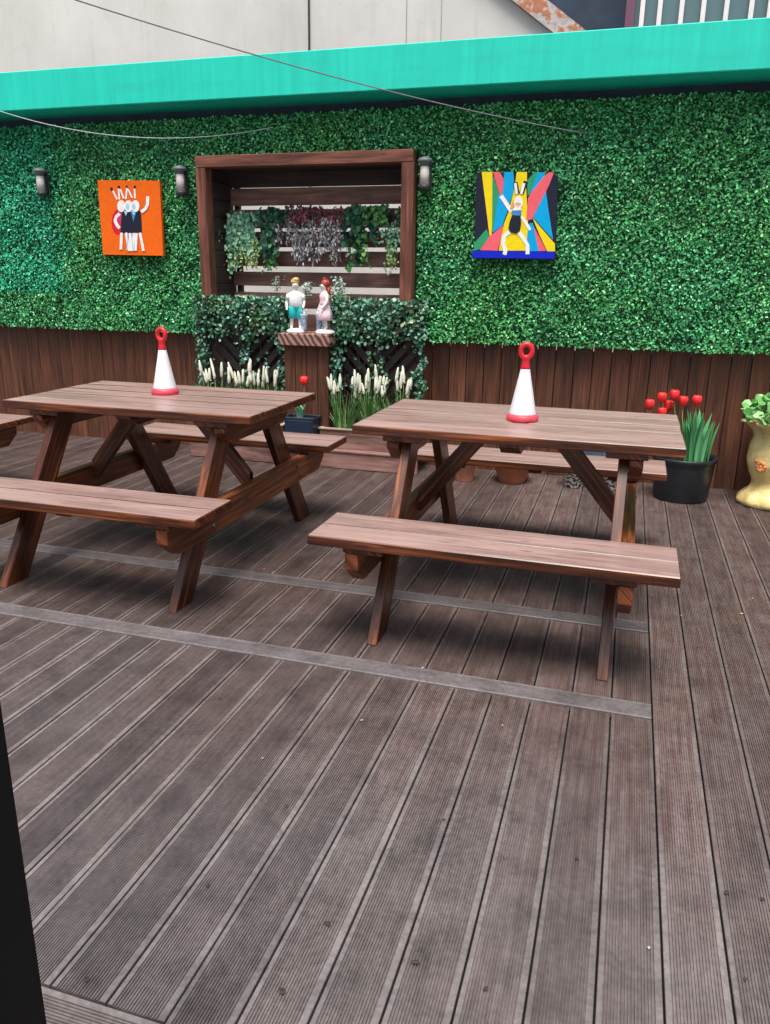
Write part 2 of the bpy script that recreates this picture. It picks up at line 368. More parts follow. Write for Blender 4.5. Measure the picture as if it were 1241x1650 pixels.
while v > -1.2: ribbed(bm, v-PW, v, -9, X0-.003, dz(), 'X'); v -= PW
tag(obj('deck_border', bm, [D_cross, D_band]), kind='structure')
bm = bmesh.new()
for y in (Y1, Y2): ribbed(bm, y, y+SW, -9, LB-.004, .004, 'X')
tag(obj('deck_strips', bm, [D_strip, D_strip]), kind='structure')
bm = bmesh.new(); box(bm, (-3.3, 2.6, -.06), (11.6, 7.6, .06), bev=0); tag(obj('deck_base', bm, M_dark), kind='structure')
bm = bmesh.new(); box(bm, (0, 10, -.35), (160, 160, .2), bev=0); tag(obj('ground', bm, M_ground), kind='structure')
# ------------------------------------------------------------------ picnic tables
def picnic_table(label):
    t = thing('picnic_table', (0,0,0), label, 'picnic table', 'brown wooden picnic tables on the deck')
    hL, hW, h, lx = .729, .436, .886, .511
    bm = bmesh.new(); n = 5; pw = 2*hW/n
    for i in range(n):
        g_ = .018 if i == n-1 else .005
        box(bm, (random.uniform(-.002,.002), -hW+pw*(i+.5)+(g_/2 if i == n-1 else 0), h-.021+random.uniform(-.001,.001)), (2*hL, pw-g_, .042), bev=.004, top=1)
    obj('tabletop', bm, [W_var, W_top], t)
    for s in (-1, 1):
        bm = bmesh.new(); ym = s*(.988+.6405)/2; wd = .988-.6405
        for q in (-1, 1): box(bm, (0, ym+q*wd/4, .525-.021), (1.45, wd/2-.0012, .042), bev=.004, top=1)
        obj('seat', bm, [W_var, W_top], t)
    for sx in (-1, 1):
        for sy in (-1, 1):
            bm = bmesh.new(); k = .5/.78; wy = .165                 # raked leg: cut level with the floor
            pts = [(sy*.85, 0), (sy*(.85-.805*k), .805), (sy*(.85-.805*k-wy), .805), (sy*(.85-wy), 0)]
            prism(bm, pts, sx*.466, sx*.511, ang=math.atan2(.8, -sy*.51)); bmesh.ops.bevel(bm, geom=bm.edges[:], offset=.003, segments=1, affect='EDGES')
            obj('leg', bm, W_var, t)
        bm = bmesh.new(); a, b = sx*.5125, sx*.569                     # seat beam, bevelled underneath at both ends
        prism(bm, [(-.965,.455), (.965,.455), (.965,.385), (.87,.312), (-.87,.312), (-.965,.385)], a, b)
        bmesh.ops.bevel(bm, geom=bm.edges[:], offset=.003, segments=1, affect='EDGES'); obj('seat_beam', bm, W_beam, t)
        for sy in (-1, 1):                             # coach bolts through beam and leg
            for dy, zz in ((-.022, .415), (.022, .35)):
                bm = bmesh.new(); lathe(bm, [(.012,0), (.012,.003), (.009,.006), (.001,.0075)], n=14); bmesh.ops.rotate(bm, verts=bm.verts[:], matrix=Matrix.Rotation(sx*math.pi/2, 3, 'Y')); bmesh.ops.translate(bm, verts=bm.verts[:], vec=(sx*.569, sy*(.525+dy), zz)); obj('bolt', bm, M_bolt, t)
        bm = bmesh.new()
        prism(bm, [(-.40,.812), (.40,.812), (.40,.785), (.33,.725), (-.33,.725), (-.40,.785)], a, b)
        bmesh.ops.bevel(bm, geom=bm.edges[:], offset=.003, segments=1, affect='EDGES'); obj('top_beam', bm, W_var, t)
        bm = bmesh.new(); box(bm, (sx*.50, 0, .829), (.175, .80, .03)); obj('top_batten', bm, W_var, t)
        for sy in (-1, 1):
            bm = bmesh.new(); box(bm, (sx*.495, sy*.815, .469), (.17, .29, .0265)); obj('seat_batten', bm, W_var, t)
        bm = bmesh.new(); bar(bm, (sx*.17, 0, .835), (sx*.53, 0, .40), .085, .045, Vector((0,1,0)))
        # trim the brace flat against the beam and the top
        bmesh.ops.bisect_plane(bm, geom=bm.verts[:]+bm.edges[:]+bm.faces[:], plane_co=(0,0,.8435), plane_no=(0,0,1), clear_outer=True)
        bmesh.ops.bisect_plane(bm, geom=bm.verts[:]+bm.edges[:]+bm.faces[:], plane_co=(sx*.5105,0,0), plane_no=(sx,0,0), clear_outer=True)
        obj('brace', bm, W_var, t)
    bm = bmesh.new(); prism(bm, [(-.41,.843), (.41,.843), (.41,.83), (.34,.79), (-.34,.79), (-.41,.83)], -.045, .045); obj('middle_batten', bm, W_var, t)
    for sy in (-1, 1):
        bm = bmesh.new(); prism(bm, [(sy*.95,.482), (sy*.68,.482), (sy*.70,.455), (sy*.93,.455)], -.035, .035); obj('seat_middle_batten', bm, W_var, t)
    return t
tR = picnic_table('right picnic table, with the whole front bench in view and one cone on it')
tR.location = (-.4537, 3.817, 0)
tL = copy_tree(tR); tL.location = (-2.445, 3.838, 0); tL['label'] = 'left picnic table, its orange brown seat beam facing the gap between the two tables'
tF = copy_tree(tR); tF.location = (-4.85, 3.74, 0); tF['label'] = 'picnic table at the left edge, only the end of its far bench in view'
# the right table's rear plank stands slightly apart, worn: small turn so the copies do not line up exactly
tR.rotation_euler = (0, 0, R(-.4)); tL.rotation_euler = (0, 0, R(.2))
# ------------------------------------------------------------------ table cones
def cone(label, loc, rz):
    t = thing('table_cone', loc, label, 'cone', 'red and white cones standing on the tables', rz)
    bm = bmesh.new(); wob = lambda a, z: 1 if z > .03 else 1.0
    lathe(bm, [(.074,0), (.077,.004), (.076,.024), (.068,.031), (.064,.032)], n=8*4); obj('base', bm, M_redb, t)
    bm = bmesh.new(); lathe(bm, [(.0655,.030), (.064,.038), (.0225,.245), (.021,.25)], n=36); obj('body', bm, M_cone, t)
    bm = bmesh.new(); lathe(bm, [(.0225,.248), (.023,.256), (.019,.27), (.018,.29), (.022,.305), (.018,.312)], n=24)
    pts = [(.0265*math.sin(a)*(1-.0), 0, .332-.030*math.cos(a)*(1 if math.cos(a) < 0 else 1.1)) for a in [2*math.pi*i/28 for i in range(28)]]
    tube(bm, pts, .0125, 10, closed=True); obj('handle', bm, M_red, t); return t
cone('red and white cone with a loop handle standing on the right table', (-.455, 3.80, .886), R(8))
cone('red and white cone with a loop handle standing on the left table', (-2.505, 3.93, .886), R(-6))
# ------------------------------------------------------------------ wall, hedge, beam
NX0, NX1, NZ0, NZ1 = -3.403, -1.752, 1.06, 2.365          # opening of the niche
WX0, WX1 = -9.2, 2.6
wall = thing('wall', (-3, 6.37, 0), 'brown boarded garden wall carrying the green leaf panels', 'wall')
def rel(o, p):                                             # child meshes authored in world coordinates
    o.parent = p; o.matrix_parent_inverse = (Matrix.Translation(p.location) @ Matrix.Rotation(p.rotation_euler[2], 4, 'Z')).inverted(); return o
bm = bmesh.new(); x = WX0; i = 0
while x < WX1:
    wd = .118 if x < -3 else .142
    if x+wd > WX1: break
    gp = .001 if x < -3.4 else .0028
    lo, hi = x+gp, x+wd-gp
    box(bm, ((lo+hi)/2, 6.387+random.uniform(-.002,.002), .52), (hi-lo, .024, 1.16), bev=.002); x += wd
rel(obj('cladding', bm, W_wall), wall)
bm = bmesh.new()
for a, b, c_, d in ((WX0, NX0-.03, 1.12, 3.1), (NX1+.03, WX1, 1.12, 3.1), (NX0-.03, NX1+.03, NZ1+.03, 3.1)):
    box(bm, ((a+b)/2, 6.42, (c_+d)/2), (b-a, .06, d-c_), bev=0)
box(bm, ((WX0+WX1)/2, 6.43, .45), (WX1-WX0, .05, 1.1), bev=0)
rel(obj('backing', bm, M_navy), wall)
# teal fascia beam
bm = bmesh.new(); box(bm, ((WX0+WX1)/2, 6.23, 2.978), (WX1-WX0, .42, .29), bev=.006)
beam = obj('beam', bm, M_teal); tag(beam, 'bright turquoise painted beam running along the top of the wall', 'beam')
# artificial hedge
def hedge_pts(n, x0, x1, z0, z1):
    P = np.stack([rng.uniform(x0, x1, n), np.zeros(n), rng.uniform(z0, z1, n)], 1)
    dep = .05*np.sin(P[:,0]*12.57)*np.sin(P[:,2]*12.57+1)*.25 + rng.uniform(-.035, .045, n)
    P[:,1] = 6.27-dep + .02*np.sin(P[:,0]*5.1+np.sin(P[:,2]*7))*np.sin(P[:,2]*6.3+1.7*np.sin(P[:,0]*3)); P[:,0] += (np.abs(P[:,0]+4.93) < .12)*rng.normal(0, .07, n); ok = ~((P[:,0] > -3.50) & (P[:,0] < -1.645) & (P[:,2] < 2.46)); return P[ok]
def hedge(name, label, regs, dens, mat):
    t = thing(name, ((regs[0][0]+regs[0][1])/2, 6.3, regs[0][2]), label, 'hedge panel', 'artificial leaf panels covering the wall')
    bm = bmesh.new()
    P = []
    for (x0, x1, z0, z1) in regs:
        P.append(hedge_pts(int(dens*(x1-x0)*(z1-z0)), x0, x1, z0, z1))
    for (x0, x1, z0, z1) in regs:
        z0b = z0+.03
        if name == 'hedge_panel' and x0 < -3.4 and x1 > -1.7:
            z0b = 2.45
        box(bm, ((x0+x1)/2, 6.345, (z0b+z1)/2), (x1-x0, .085, z1-z0b), bev=0)
    rel(obj('backing', bm, M_hback), t)
    P = np.concatenate(P); rel(leaves('leaves', P, (0,-1,.45), .022*rng.uniform(.6, 1.35, len(P)), mat, asp=.62, fold=.5), t); return t
zB, zT = 1.04, 2.755
hedge('hedge_panel', 'bluer turquoise artificial leaf panel at the far left of the wall', [(-6.6, -4.93, 1.36, zT)], 8600, M_hteal)
hedge('hedge_panel', 'artificial leaf panels left of the wooden niche, behind the orange painting', [(-4.93, -3.47, 1.36, zT), (-6.6, -3.47, zB, 1.36)], 8600, M_hedge)
hedge('hedge_panel', 'strip of artificial leaves above the wooden niche', [(-3.47, -1.67, 2.44, zT)], 8600, M_hedge)
hedge('hedge_panel', 'wide artificial leaf panels right of the wooden niche, behind the striped painting', [(-1.67, 1.7, zB, zT)], 8600, M_hedge)
# ------------------------------------------------------------------ the niche
ni = thing('wall_niche', (-2.57, 6.2, 1.06), 'deep wooden window niche with slatted back and reddish frame', 'niche')
YF, YB = 6.13, 6.56
bm = bmesh.new(); box(bm, ((NX0+NX1)/2, YF+.055, NZ1+.045), (NX1-NX0+.181, .11, .088), bev=.004); rel(obj('frame_board', bm, W_frame), ni)
for xx in (NX0-.045, NX1+.048):
    bm = bmesh.new(); box(bm, (xx, YF+.055, (1.27+NZ1)/2), (.088 if xx < -2 else .098, .106, NZ1-1.27), bev=.004); rel(obj('frame_board', bm, W_frame), ni)
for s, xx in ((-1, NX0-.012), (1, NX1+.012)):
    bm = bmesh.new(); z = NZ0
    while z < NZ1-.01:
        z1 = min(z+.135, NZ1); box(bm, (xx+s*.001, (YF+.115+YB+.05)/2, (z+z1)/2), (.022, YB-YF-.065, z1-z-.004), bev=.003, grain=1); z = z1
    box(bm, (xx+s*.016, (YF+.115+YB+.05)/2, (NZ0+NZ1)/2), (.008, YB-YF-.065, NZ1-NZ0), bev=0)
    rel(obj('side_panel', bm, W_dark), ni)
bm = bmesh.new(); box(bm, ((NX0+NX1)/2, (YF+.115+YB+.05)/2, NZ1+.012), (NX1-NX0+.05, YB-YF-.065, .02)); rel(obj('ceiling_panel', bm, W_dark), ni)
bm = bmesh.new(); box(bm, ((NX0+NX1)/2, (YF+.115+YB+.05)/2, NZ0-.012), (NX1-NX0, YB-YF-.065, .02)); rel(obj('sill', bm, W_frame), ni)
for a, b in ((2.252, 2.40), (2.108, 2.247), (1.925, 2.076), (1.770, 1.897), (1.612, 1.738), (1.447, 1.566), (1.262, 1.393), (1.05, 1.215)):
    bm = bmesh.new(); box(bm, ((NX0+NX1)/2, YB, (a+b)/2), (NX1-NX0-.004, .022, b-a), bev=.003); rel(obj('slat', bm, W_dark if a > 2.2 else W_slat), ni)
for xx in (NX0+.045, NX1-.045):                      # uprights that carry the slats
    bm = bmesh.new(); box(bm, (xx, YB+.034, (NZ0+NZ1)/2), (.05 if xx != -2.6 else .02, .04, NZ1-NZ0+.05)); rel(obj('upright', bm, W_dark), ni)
# ------------------------------------------------------------------ pillar with cap, step, planters, trellis
pl = thing('pillar', (-2.50, 6.2, 0), 'boarded brown pillar with a wavy grained cap carrying two figurines', 'pillar')
bm = bmesh.new()
for i in range(4):
    a = -2.72+i*.098; box(bm, (a+.049, 6.09, .568), (.094, .03, .836), bev=.002)
rel(obj('cladding', bm, W_wall), pl)
bm = bmesh.new(); box(bm, (-2.524, 6.235, .57), (.385, .255, .83), bev=0); rel(obj('core', bm, W_wall), pl)
bm = bmesh.new(); box(bm, (-2.515, 6.18, 1.04), (.45, .36, .098), bev=.006); rel(obj('cap', bm, W_cap), pl)
st = thing('step', (-2.55, 6.15, 0), 'low reddish wooden step under the planters', 'step')
bm = bmesh.new(); box(bm, (-2.56, 5.985, .074), (2.06, .024, .142), bev=.004); rel(obj('riser', bm, W_step), st)
bm = bmesh.new(); box(bm, (-2.56, 6.165, .1475), (2.08, .40, .018), bev=.003, ); rel(obj('tread', bm, W_step), st)
def planter(x0, x1, label):
    t = thing('planter', ((x0+x1)/2, 6.13, .157), label, 'planter', 'wooden planters below the niche')
    bm = bmesh.new(); z0, z1 = .157, .315; xm = (x0+x1)/2
    box(bm, (xm, 6.04, (z0+z1)/2), (x1-x0, .02, z1-z0)); box(bm, (xm, 6.21, (z0+z1)/2), (x1-x0, .02, z1-z0))
    for xx in (x0+.01, x1-.01): box(bm, (xx, 6.125, (z0+z1)/2), (.02, .148, z1-z0), grain=1)
    rel(obj('box', bm, W_step), t)
    bm = bmesh.new(); box(bm, (xm, 6.035, z1+.008), (x1-x0+.02, .034, .014)); box(bm, (xm, 6.215, z1+.008), (x1-x0+.02, .03, .014))
    for xx in (x0+.012, x1-.012): box(bm, (xx, 6.126, z1+.008), (.034, .146, .0136), grain=1)
    rel(obj('rim', bm, W_rim), t)
    bm = bmesh.new(); box(bm, (xm, 6.125, z1-.03), (x1-x0-.042, .148, .02), bev=0); rel(obj('soil', bm, M_soil), t)
planter(-3.53, -2.73, 'left wooden planter under the left ivy trellis, mostly behind the left table')
planter(-2.395, -1.56, 'right wooden planter with a pale rim under the right ivy trellis')
def trellis(x0, x1, label):
    t = thing('trellis', ((x0+x1)/2, 6.19, .157), label, 'trellis', 'ivy trellises below the niche')
    z0, z1 = .157, 1.33; xm = (x0+x1)/2; Y = 6.235
    for xx in (x0+.02, x1-.02):
        bm = bmesh.new(); box(bm, (xx, Y, (z0+z1)/2), (.04, .03, z1-z0)); rel(obj('post', bm, W_trel), t)
    bm = bmesh.new(); box(bm, (xm, Y-.018, (z0+z1)/2), (.05, .02, z1-z0)); rel(obj('post', bm, W_trel), t)
    for zz in (z1+.0, z0+.02):
        bm = bmesh.new(); box(bm, (xm, Y+.002, zz), (x1-x0-.084, .026, .04)); rel(obj('rail', bm, W_trel), t)
    bm = bmesh.new(); hw = (x1-x0)/2-.04
    for s in (-1, 1):
        z = z0-.25
        while z < z1-.05:
            a = Vector((xm+s*.02, Y+.012, z)); b = Vector((xm+s*hw, Y+.012, z+hw*1.0)); d = b-a
            t0 = max(0, (z0+.05-a.z)/d.z); t1 = min(1, (z1-.03-a.z)/d.z)
            if t1-t0 > .06: bar(bm, a+d*t0, a+d*t1, .055, .014, Vector((0,1,0)))
            z += .125
    rel(obj('slats', bm, W_trel), t)
    return t
trellis(-3.52, -2.735, 'black chevron trellis left of the pillar, half covered by ivy')
trellis(-2.30, -1.575, 'black chevron trellis right of the pillar, half covered by ivy')
def ivy(x0, x1, label, tilt):
    t = thing('ivy_plant', ((x0+x1)/2, 6.17, .3), label, 'ivy', 'ivy plants grown over the trellises')
    n = 11000; P = np.stack([rng.uniform(x0-.02, x1+.01, n), rng.uniform(6.10, 6.215, n), rng.uniform(.42, 1.37, n)], 1)
    u = (P[:,0]-x0)/(x1-x0); v = (P[:,2]-.42)/.95
    cl = .5+.5*np.sin(P[:,0]*21+tilt*3)*np.sin(P[:,2]*17+tilt)
    edge = np.minimum(u, 1-u)
    col = np.exp(-((u-.52-.03*np.sin(P[:,2]*20))/.055)**2)
    dens = np.clip((v-.60)*3.6, 0, 1)*.85 + np.exp(-(edge/.07)**2)*.7*(v > .12) + col*.25 + .01
    dens *= .30+.9*cl
    keep = rng.uniform(0, 1, n) < np.clip(dens, 0, 1)*np.where(v < 0, 0, 1); P = P[keep]
    P[:,0] += .02*np.sin(P[:,2]*30)
    rel(leaves('leaves', P, (0,-1,.35), .031, M_ivy, asp=.75, fold=.5, shape='round'), t)
    bm = bmesh.new()
    for i in range(9):
        xs = random.uniform(x0+.03, x1-.03) if i > 3 else (x0+.02, x1-.02, (x0+x1)/2, x0+.04)[i]
        pts = [(xs+.03*math.sin(z*9+i), 6.19+.008*math.sin(z*23+i), z) for z in np.linspace(.29, 1.3, 16)]; tube(bm, pts, .003, 6)
    rel(obj('stems', bm, M_twig), t)
ivy(-3.55, -2.72, 'dark ivy on the trellis left of the pillar', 0)
ivy(-2.31, -1.55, 'dark ivy on the trellis right of the pillar', 1.3)
# ------------------------------------------------------------------ white flowering plants
def flower_plant(x, y, z, n, spread, label, seed, hs=1.):
    random.seed(seed)
    t = thing('flowering_plant', (x, y, z), label, 'plant', 'white spiked flowers in the planters')
    B = bmesh.new(); St = bmesh.new()
    for i in range(n):
        F = bmesh.new()
        a = random.uniform(-1, 1); lean = Vector((a*spread*1.0+random.uniform(-.03,.03), random.uniform(-.05,.03), 1)).normalized()
        L = random.uniform(.30, .42)*hs; b0 = Vector((x+a*spread*.45, y+random.uniform(-.03,.03), z)); p1 = b0+lean*L; sl = random.uniform(.08, .14)
        tube(St, [b0, b0+lean*L*.5, p1], .0022, 5)
        d = (lean+Vector((random.uniform(-.18,.18), 0, 0))).normalized(); rr = [.005, .0125, .0135, .012, .009, .004]
        tube(F, [p1+d*sl*q for q in (-.05, .12, .35, .6, .85, 1.0)], [r*random.uniform(.85,1.2) for r in rr], 7)
        for q in np.linspace(0, .95, 12):                 # florets round the spike
            c = p1+d*sl*q; an = random.uniform(0, 6.3); rad = .008*(1-.6*q)
            ball(F, c+Vector((math.cos(an)*rad, math.sin(an)*rad, 0)), .006, n=6)
        rel(obj('flower_spike', F, M_spike), t)
    for i in range(int(n*5)):
        a = random.uniform(-1, 1); b0 = Vector((x+a*spread*.4, y+random.uniform(-.05,.05), z)); L = random.uniform(.18, .42)*hs
        lx = a*spread*1.3+random.uniform(-.12,.12); ly = random.uniform(-.25,.12); pr = None; uvw = Vector((1, .2, 0)).normalized()
        for q in (0, .25, .5, .75, 1):
            c = b0+Vector((lx*q*q*L*2.2, ly*q*q*L*1.6, L*(q-.22*q*q*abs(lx)*3))); wd = .0055*(1-q**2.2)+.0004
            cur = (B.verts.new(c-uvw*wd), B.verts.new(c+uvw*wd))
            if pr: B.faces.new((pr[0], pr[1], cur[1], cur[0]))
            pr = cur
    rel(obj('leaves', B, M_blade), t); rel(obj('stems', St, M_stem), t)
zs = .30
flower_plant(-3.35, 6.10, zs, 8, .16, 'small white flowered clump at the left end of the left planter', 1, 1.08)
flower_plant(-3.07, 6.12, zs, 14, .16, 'white flowered clump in the middle of the left planter', 2, 1.05)
flower_plant(-2.85, 6.10, zs, 7, .09, 'white flowered clump at the right end of the left planter', 3, .98)
flower_plant(-2.20, 6.09, zs, 10, .17, 'yellowish leaved white flowered clump at the left end of the right planter', 4, .95)
flower_plant(-1.97, 6.12, zs, 15, .15, 'dense white flowered clump in the middle of the right planter', 5, 1.02)
flower_plant(-1.74, 6.10, zs, 8, .17, 'white flowered clump at the right end of the right planter', 6, 1.02)
random.seed(21)
# ------------------------------------------------------------------ tulips
def tulip(St, F, base, top, s=1.):
    base, top = Vector(base), Vector(top); d = top-base; tube(St, [base, base+d*.5+Vector((.006,0,0)), top], .003, 6)
    for k in range(6):
        a = k*math.pi/3; off = Vector((math.cos(a), math.sin(a), 0))
        rr = .010 if k % 2 else .012
        t = bmesh.new(); bmesh.ops.create_uvsphere(t, u_segments=8, v_segments=8, radius=1)
        for v_ in t.verts: v_.co.z *= 1+0*v_.co.z
        for fc in t.faces: fc.smooth = True
        t.transform(Matrix.Translation(top+off*rr*s+Vector((0,0,.022*s))) @ Matrix.Rotation(a, 4, 'Z') @ Matrix.Rotation(R(8), 4, 'Y') @ Matrix.Diagonal((.011*s, .018*s, .025*s, 1)))
        merge(F, t)
def blades(bm, c, n, H, rad, wd, spread):
    for i in range(n):
        a = random.uniform(0, 6.283); b0 = Vector((c[0]+math.cos(a)*rad*random.random(), c[1]+math.sin(a)*rad*random.random(), c[2]))
        out = Vector((math.cos(a), math.sin(a), 0)); side = Vector((-math.sin(a+random.uniform(-.8,.8)), math.cos(a), 0)).normalized()
        L = H*random.uniform(.65, 1.05); pr = None
        for q in np.linspace(0, 1, 7):
            ctr = b0+out*(spread*q*q*L)+Vector((0,0,L*(q-.08*q*q))); w_ = wd*(math.sin(math.pi*min(1, .12+q*.88))**.7)+.0005
            cur = (bm.verts.new(ctr-side*w_), bm.verts.new(ctr-out*w_*.45), bm.verts.new(ctr+side*w_))
            if pr:
                for j in (0, 1): fc = bm.faces.new((pr[j], pr[j+1], cur[j+1], cur[j])); fc.smooth = True
            pr = cur
pc = (.475, 6.0)
pt = thing('flower_pot', (*pc, 0), 'large round black plastic pot on the deck against the wall', 'pot')
bm = bmesh.new(); lathe(bm, [(.184,0), (.19,.012), (.212,.25), (.213,.285), (.226,.292), (.228,.318), (.222,.322), (.208,.318), (.200,.285), (.16,.05)], n=48); rel(obj('body', bm, M_potblk), pt)
for v_ in pt.children: v_.matrix_parent_inverse = Matrix.Identity(4)
bm = bmesh.new(); lathe(bm, [(.199,.265), (0.001,.28)], n=32); obj('soil', bm, M_soil, pt)
tu = thing('tulip_plant', (*pc, .27), 'clump of seven red tulips growing in the black pot', 'tulips')
Bl = bmesh.new()
for px, py in ((1046,652), (1066,641), (1086,637), (1077,654), (1100,647), (1122,646), (1066,665)):
    Yt = 6.0+random.uniform(-.06,.06); St, F = bmesh.new(), bmesh.new(); p = at(px, py+7, Yt); b = (pc[0]+(p[0]-pc[0])*.35, 6.0+random.uniform(-.05,.05), .27); tulip(St, F, b, p, 1.5); rel(obj('stem', St, M_stem), tu); rel(obj('flower', F, M_petal), tu)
blades(Bl, (pc[0]+.06, pc[1]-.03, .27), 64, .40, .10, .014, .14)
rel(obj('leaves', Bl, M_tulleaf), tu)
pb = thing('flower_pot', (-2.53, 6.02, .157), 'dark navy square pot on the step in front of the pillar', 'pot')
bm = bmesh.new()
for zz, hh, s in ((.12, .24, .125), (.252, .024, .138)):
    for q in (-1, 1): box(bm, (q*(s-.006), 0, zz), (.012, 2*.085, hh)); box(bm, (0, q*(.085-.006), zz), (2*s-.024, .012, hh))
box(bm, (0,0,.01), (.22,.14,.02)); obj('body', bm, M_navyp, pb)
pb.location = (-2.53, 5.99+.0, .157)
bm = bmesh.new(); box(bm, (0,0,.22), (.224,.145,.02), bev=0); obj('soil', bm, M_soil, pb)
tu = thing('tulip_plant', (-2.53, 6.0, .38), 'single red tulip with pale leaves growing in the navy square pot', 'tulip')
St, F, Bl = bmesh.new(), bmesh.new(), bmesh.new(); p = at(490, 620, 5.98); tulip(St, F, (-2.525, 5.99, .38), p, 1.5)
blades(Bl, (-2.54, 5.98, .38), 6, .17, .02, .032, .35)
rel(obj('stem', St, M_stem), tu); rel(obj('flower', F, M_petal), tu); rel(obj('leaves', Bl, M_paletul), tu)
# ------------------------------------------------------------------ urn
uc = (1.07, 6.03)
ur = thing('urn', (*uc, 0), 'cream yellow embossed urn with a flared scalloped rim at the right edge', 'urn')
def wob(t, z): return 1+(.12*math.sin(6*t+2) if z > .56 else .05*math.sin(6*t+2) if z > .52 else (.03*math.sin(10*t) if .08 > z > .0 else .012*math.sin(9*t+z*30)))
prof = [(.19,0), (.205,.012), (.207,.04), (.18,.075), (.14,.115), (.122,.155), (.125,.185), (.148,.23), (.17,.29), (.177,.335), (.170,.39), (.165,.44), (.15,.485), (.152,.525), (.175,.565), (.215,.592), (.228,.588), (.214,.604), (.17,.58), (.14,.53)]
bm = bmesh.new(); lathe(bm, prof, n=72, wob=wob); bmesh.ops.translate(bm, verts=bm.verts[:], vec=(0,0,0)); obj('body', bm, M_urn, ur)
bm = bmesh.new(); an = R(236)
for k in range(9):
    a = k*2*math.pi/8; rr = .026 if k < 8 else 0; cx_ = an+rr*math.cos(a)/.19; z = .30+rr*math.sin(a)
    ball(bm, (math.cos(cx_)*.172, math.sin(cx_)*.172, z), .017, (1,1,1), n=10)
ball(bm, (math.cos(an-.2)*.168, math.sin(an-.2)*.168, .335), .02, (1.2,1,.7)); obj('rose', bm, M_rose, ur)
bm = bmesh.new(); lathe(bm, [(.15,.545), (.001,.56)], n=24); obj('soil', bm, M_soil, ur)
n = 150; A = rng.uniform(0, 6.283, n); rr = .26*np.sqrt(rng.uniform(0, 1, n)); P = np.stack([uc[0]+rr*np.cos(A), uc[1]+rr*np.sin(A), .60+.16*(1-(rr/.30)**2)+rng.uniform(-.05,.05,n)], 1)
up_ = thing('potted_plant', (*uc, .56), 'pale green round leaved plant growing in the cream urn', 'plant')
rel(leaves('leaves', P, (0,-.6,1), .06, M_pelar, asp=1.0, fold=.3, shape='round'), up_)
bm = bmesh.new()
for i in range(40): j = i*3; tube(bm, [(uc[0]+random.uniform(-.05,.05), uc[1]+random.uniform(-.05,.05), .55), (uc[0]*.5+P[j,0]*.5, uc[1]*.5+P[j,1]*.5, .64), tuple(P[j])], .0025, 5)
rel(obj('stems', bm, M_stem), up_)
# ------------------------------------------------------------------ small pots under the right table
def pot(label, x, y, r0, r1, h, mat, n=32, rim=True):
    t = thing('flower_pot', (x, y, 0), label, 'pot', 'small pots along the wall behind the right table'); bm = bmesh.new()
    pr_ = [(r0,0), (r0+.004,.006), (r1,h*.82)] + ([(r1+.012,h*.83), (r1+.014,h), (r1,h)] if rim else [(r1,h), (r1-.008,h)]) + [(r1-.012,h*.8)]
    lathe(bm, pr_, n=n); o = obj('body', bm, mat, t)
    bm = bmesh.new(); lathe(bm, [(r1-.013,h*.86), (.001,h*.87)], n=n); obj('soil', bm, M_soil, t); return t
pot('light orange terracotta pot, seen through the left legs of the right table', -1.14, 5.97, .07, .09, .19, M_terra2, 10)
pot('wide brown terracotta bowl under the middle of the right table', -.775, 6.06, .10, .15, .17, M_terra)
pot('black and white patterned pot seen left of the right brace', -.30, 6.07, .075, .095, .18, M_patt)
pot('black and white patterned pot seen between the brace and the right leg', -.02, 6.09, .07, .09, .18, M_patt)
pot('pale blue glazed pot standing tallest behind the bench of the right table', -.165, 6.17, .07, .105, .40, M_blue)
# ------------------------------------------------------------------ wall lamps
def lamp(x, z, label, src=None):
    if src:
        t = copy_tree(src); t.location = (x, 6.235, z); t['label'] = label; return t
    t = thing('wall_lamp', (x, 6.235, z), label, 'lamp', 'dark wall lamps fixed to the leaf panels')
    bm = bmesh.new(); lathe(bm, [(.030,.165), (.036,.168), (.037,.192), (.054,.198), (.056,.210), (.046,.222), (.012,.236)], (0,-.085,0), n=28); obj('cap', bm, M_lampc, t)
    bm = bmesh.new(); lathe(bm, [(.034,.035), (.034,.166)], (0,-.085,0), n=24); obj('diffuser', bm, M_lampg, t)
    bm = bmesh.new(); lathe(bm, [(.015,0), (.040,.008), (.043,.03), (.040,.036)], (0,-.085,0), n=24)
    box(bm, (.0,-.020,.11), (.075,.02,.21)); box(bm, (0,-.042,.02), (.05,.05,.02)); obj('bracket', bm, M_lampd, t)
    bm = bmesh.new()
    for s in (-1, 1): box(bm, (s*.037, -.065, .10), (.008, .03, .135), bev=.002)
    obj('guard_bars', bm, M_lampd, t); return t
l0 = lamp(-5.02, 2.17, 'wall lamp on the turquoise leaf panel, left of the orange painting')
for ch in l0.children: pass
lamp(-3.645, 2.155, 'wall lamp between the orange painting and the niche', l0)
lamp(-1.575, 2.165, 'wall lamp just right of the niche', l0)
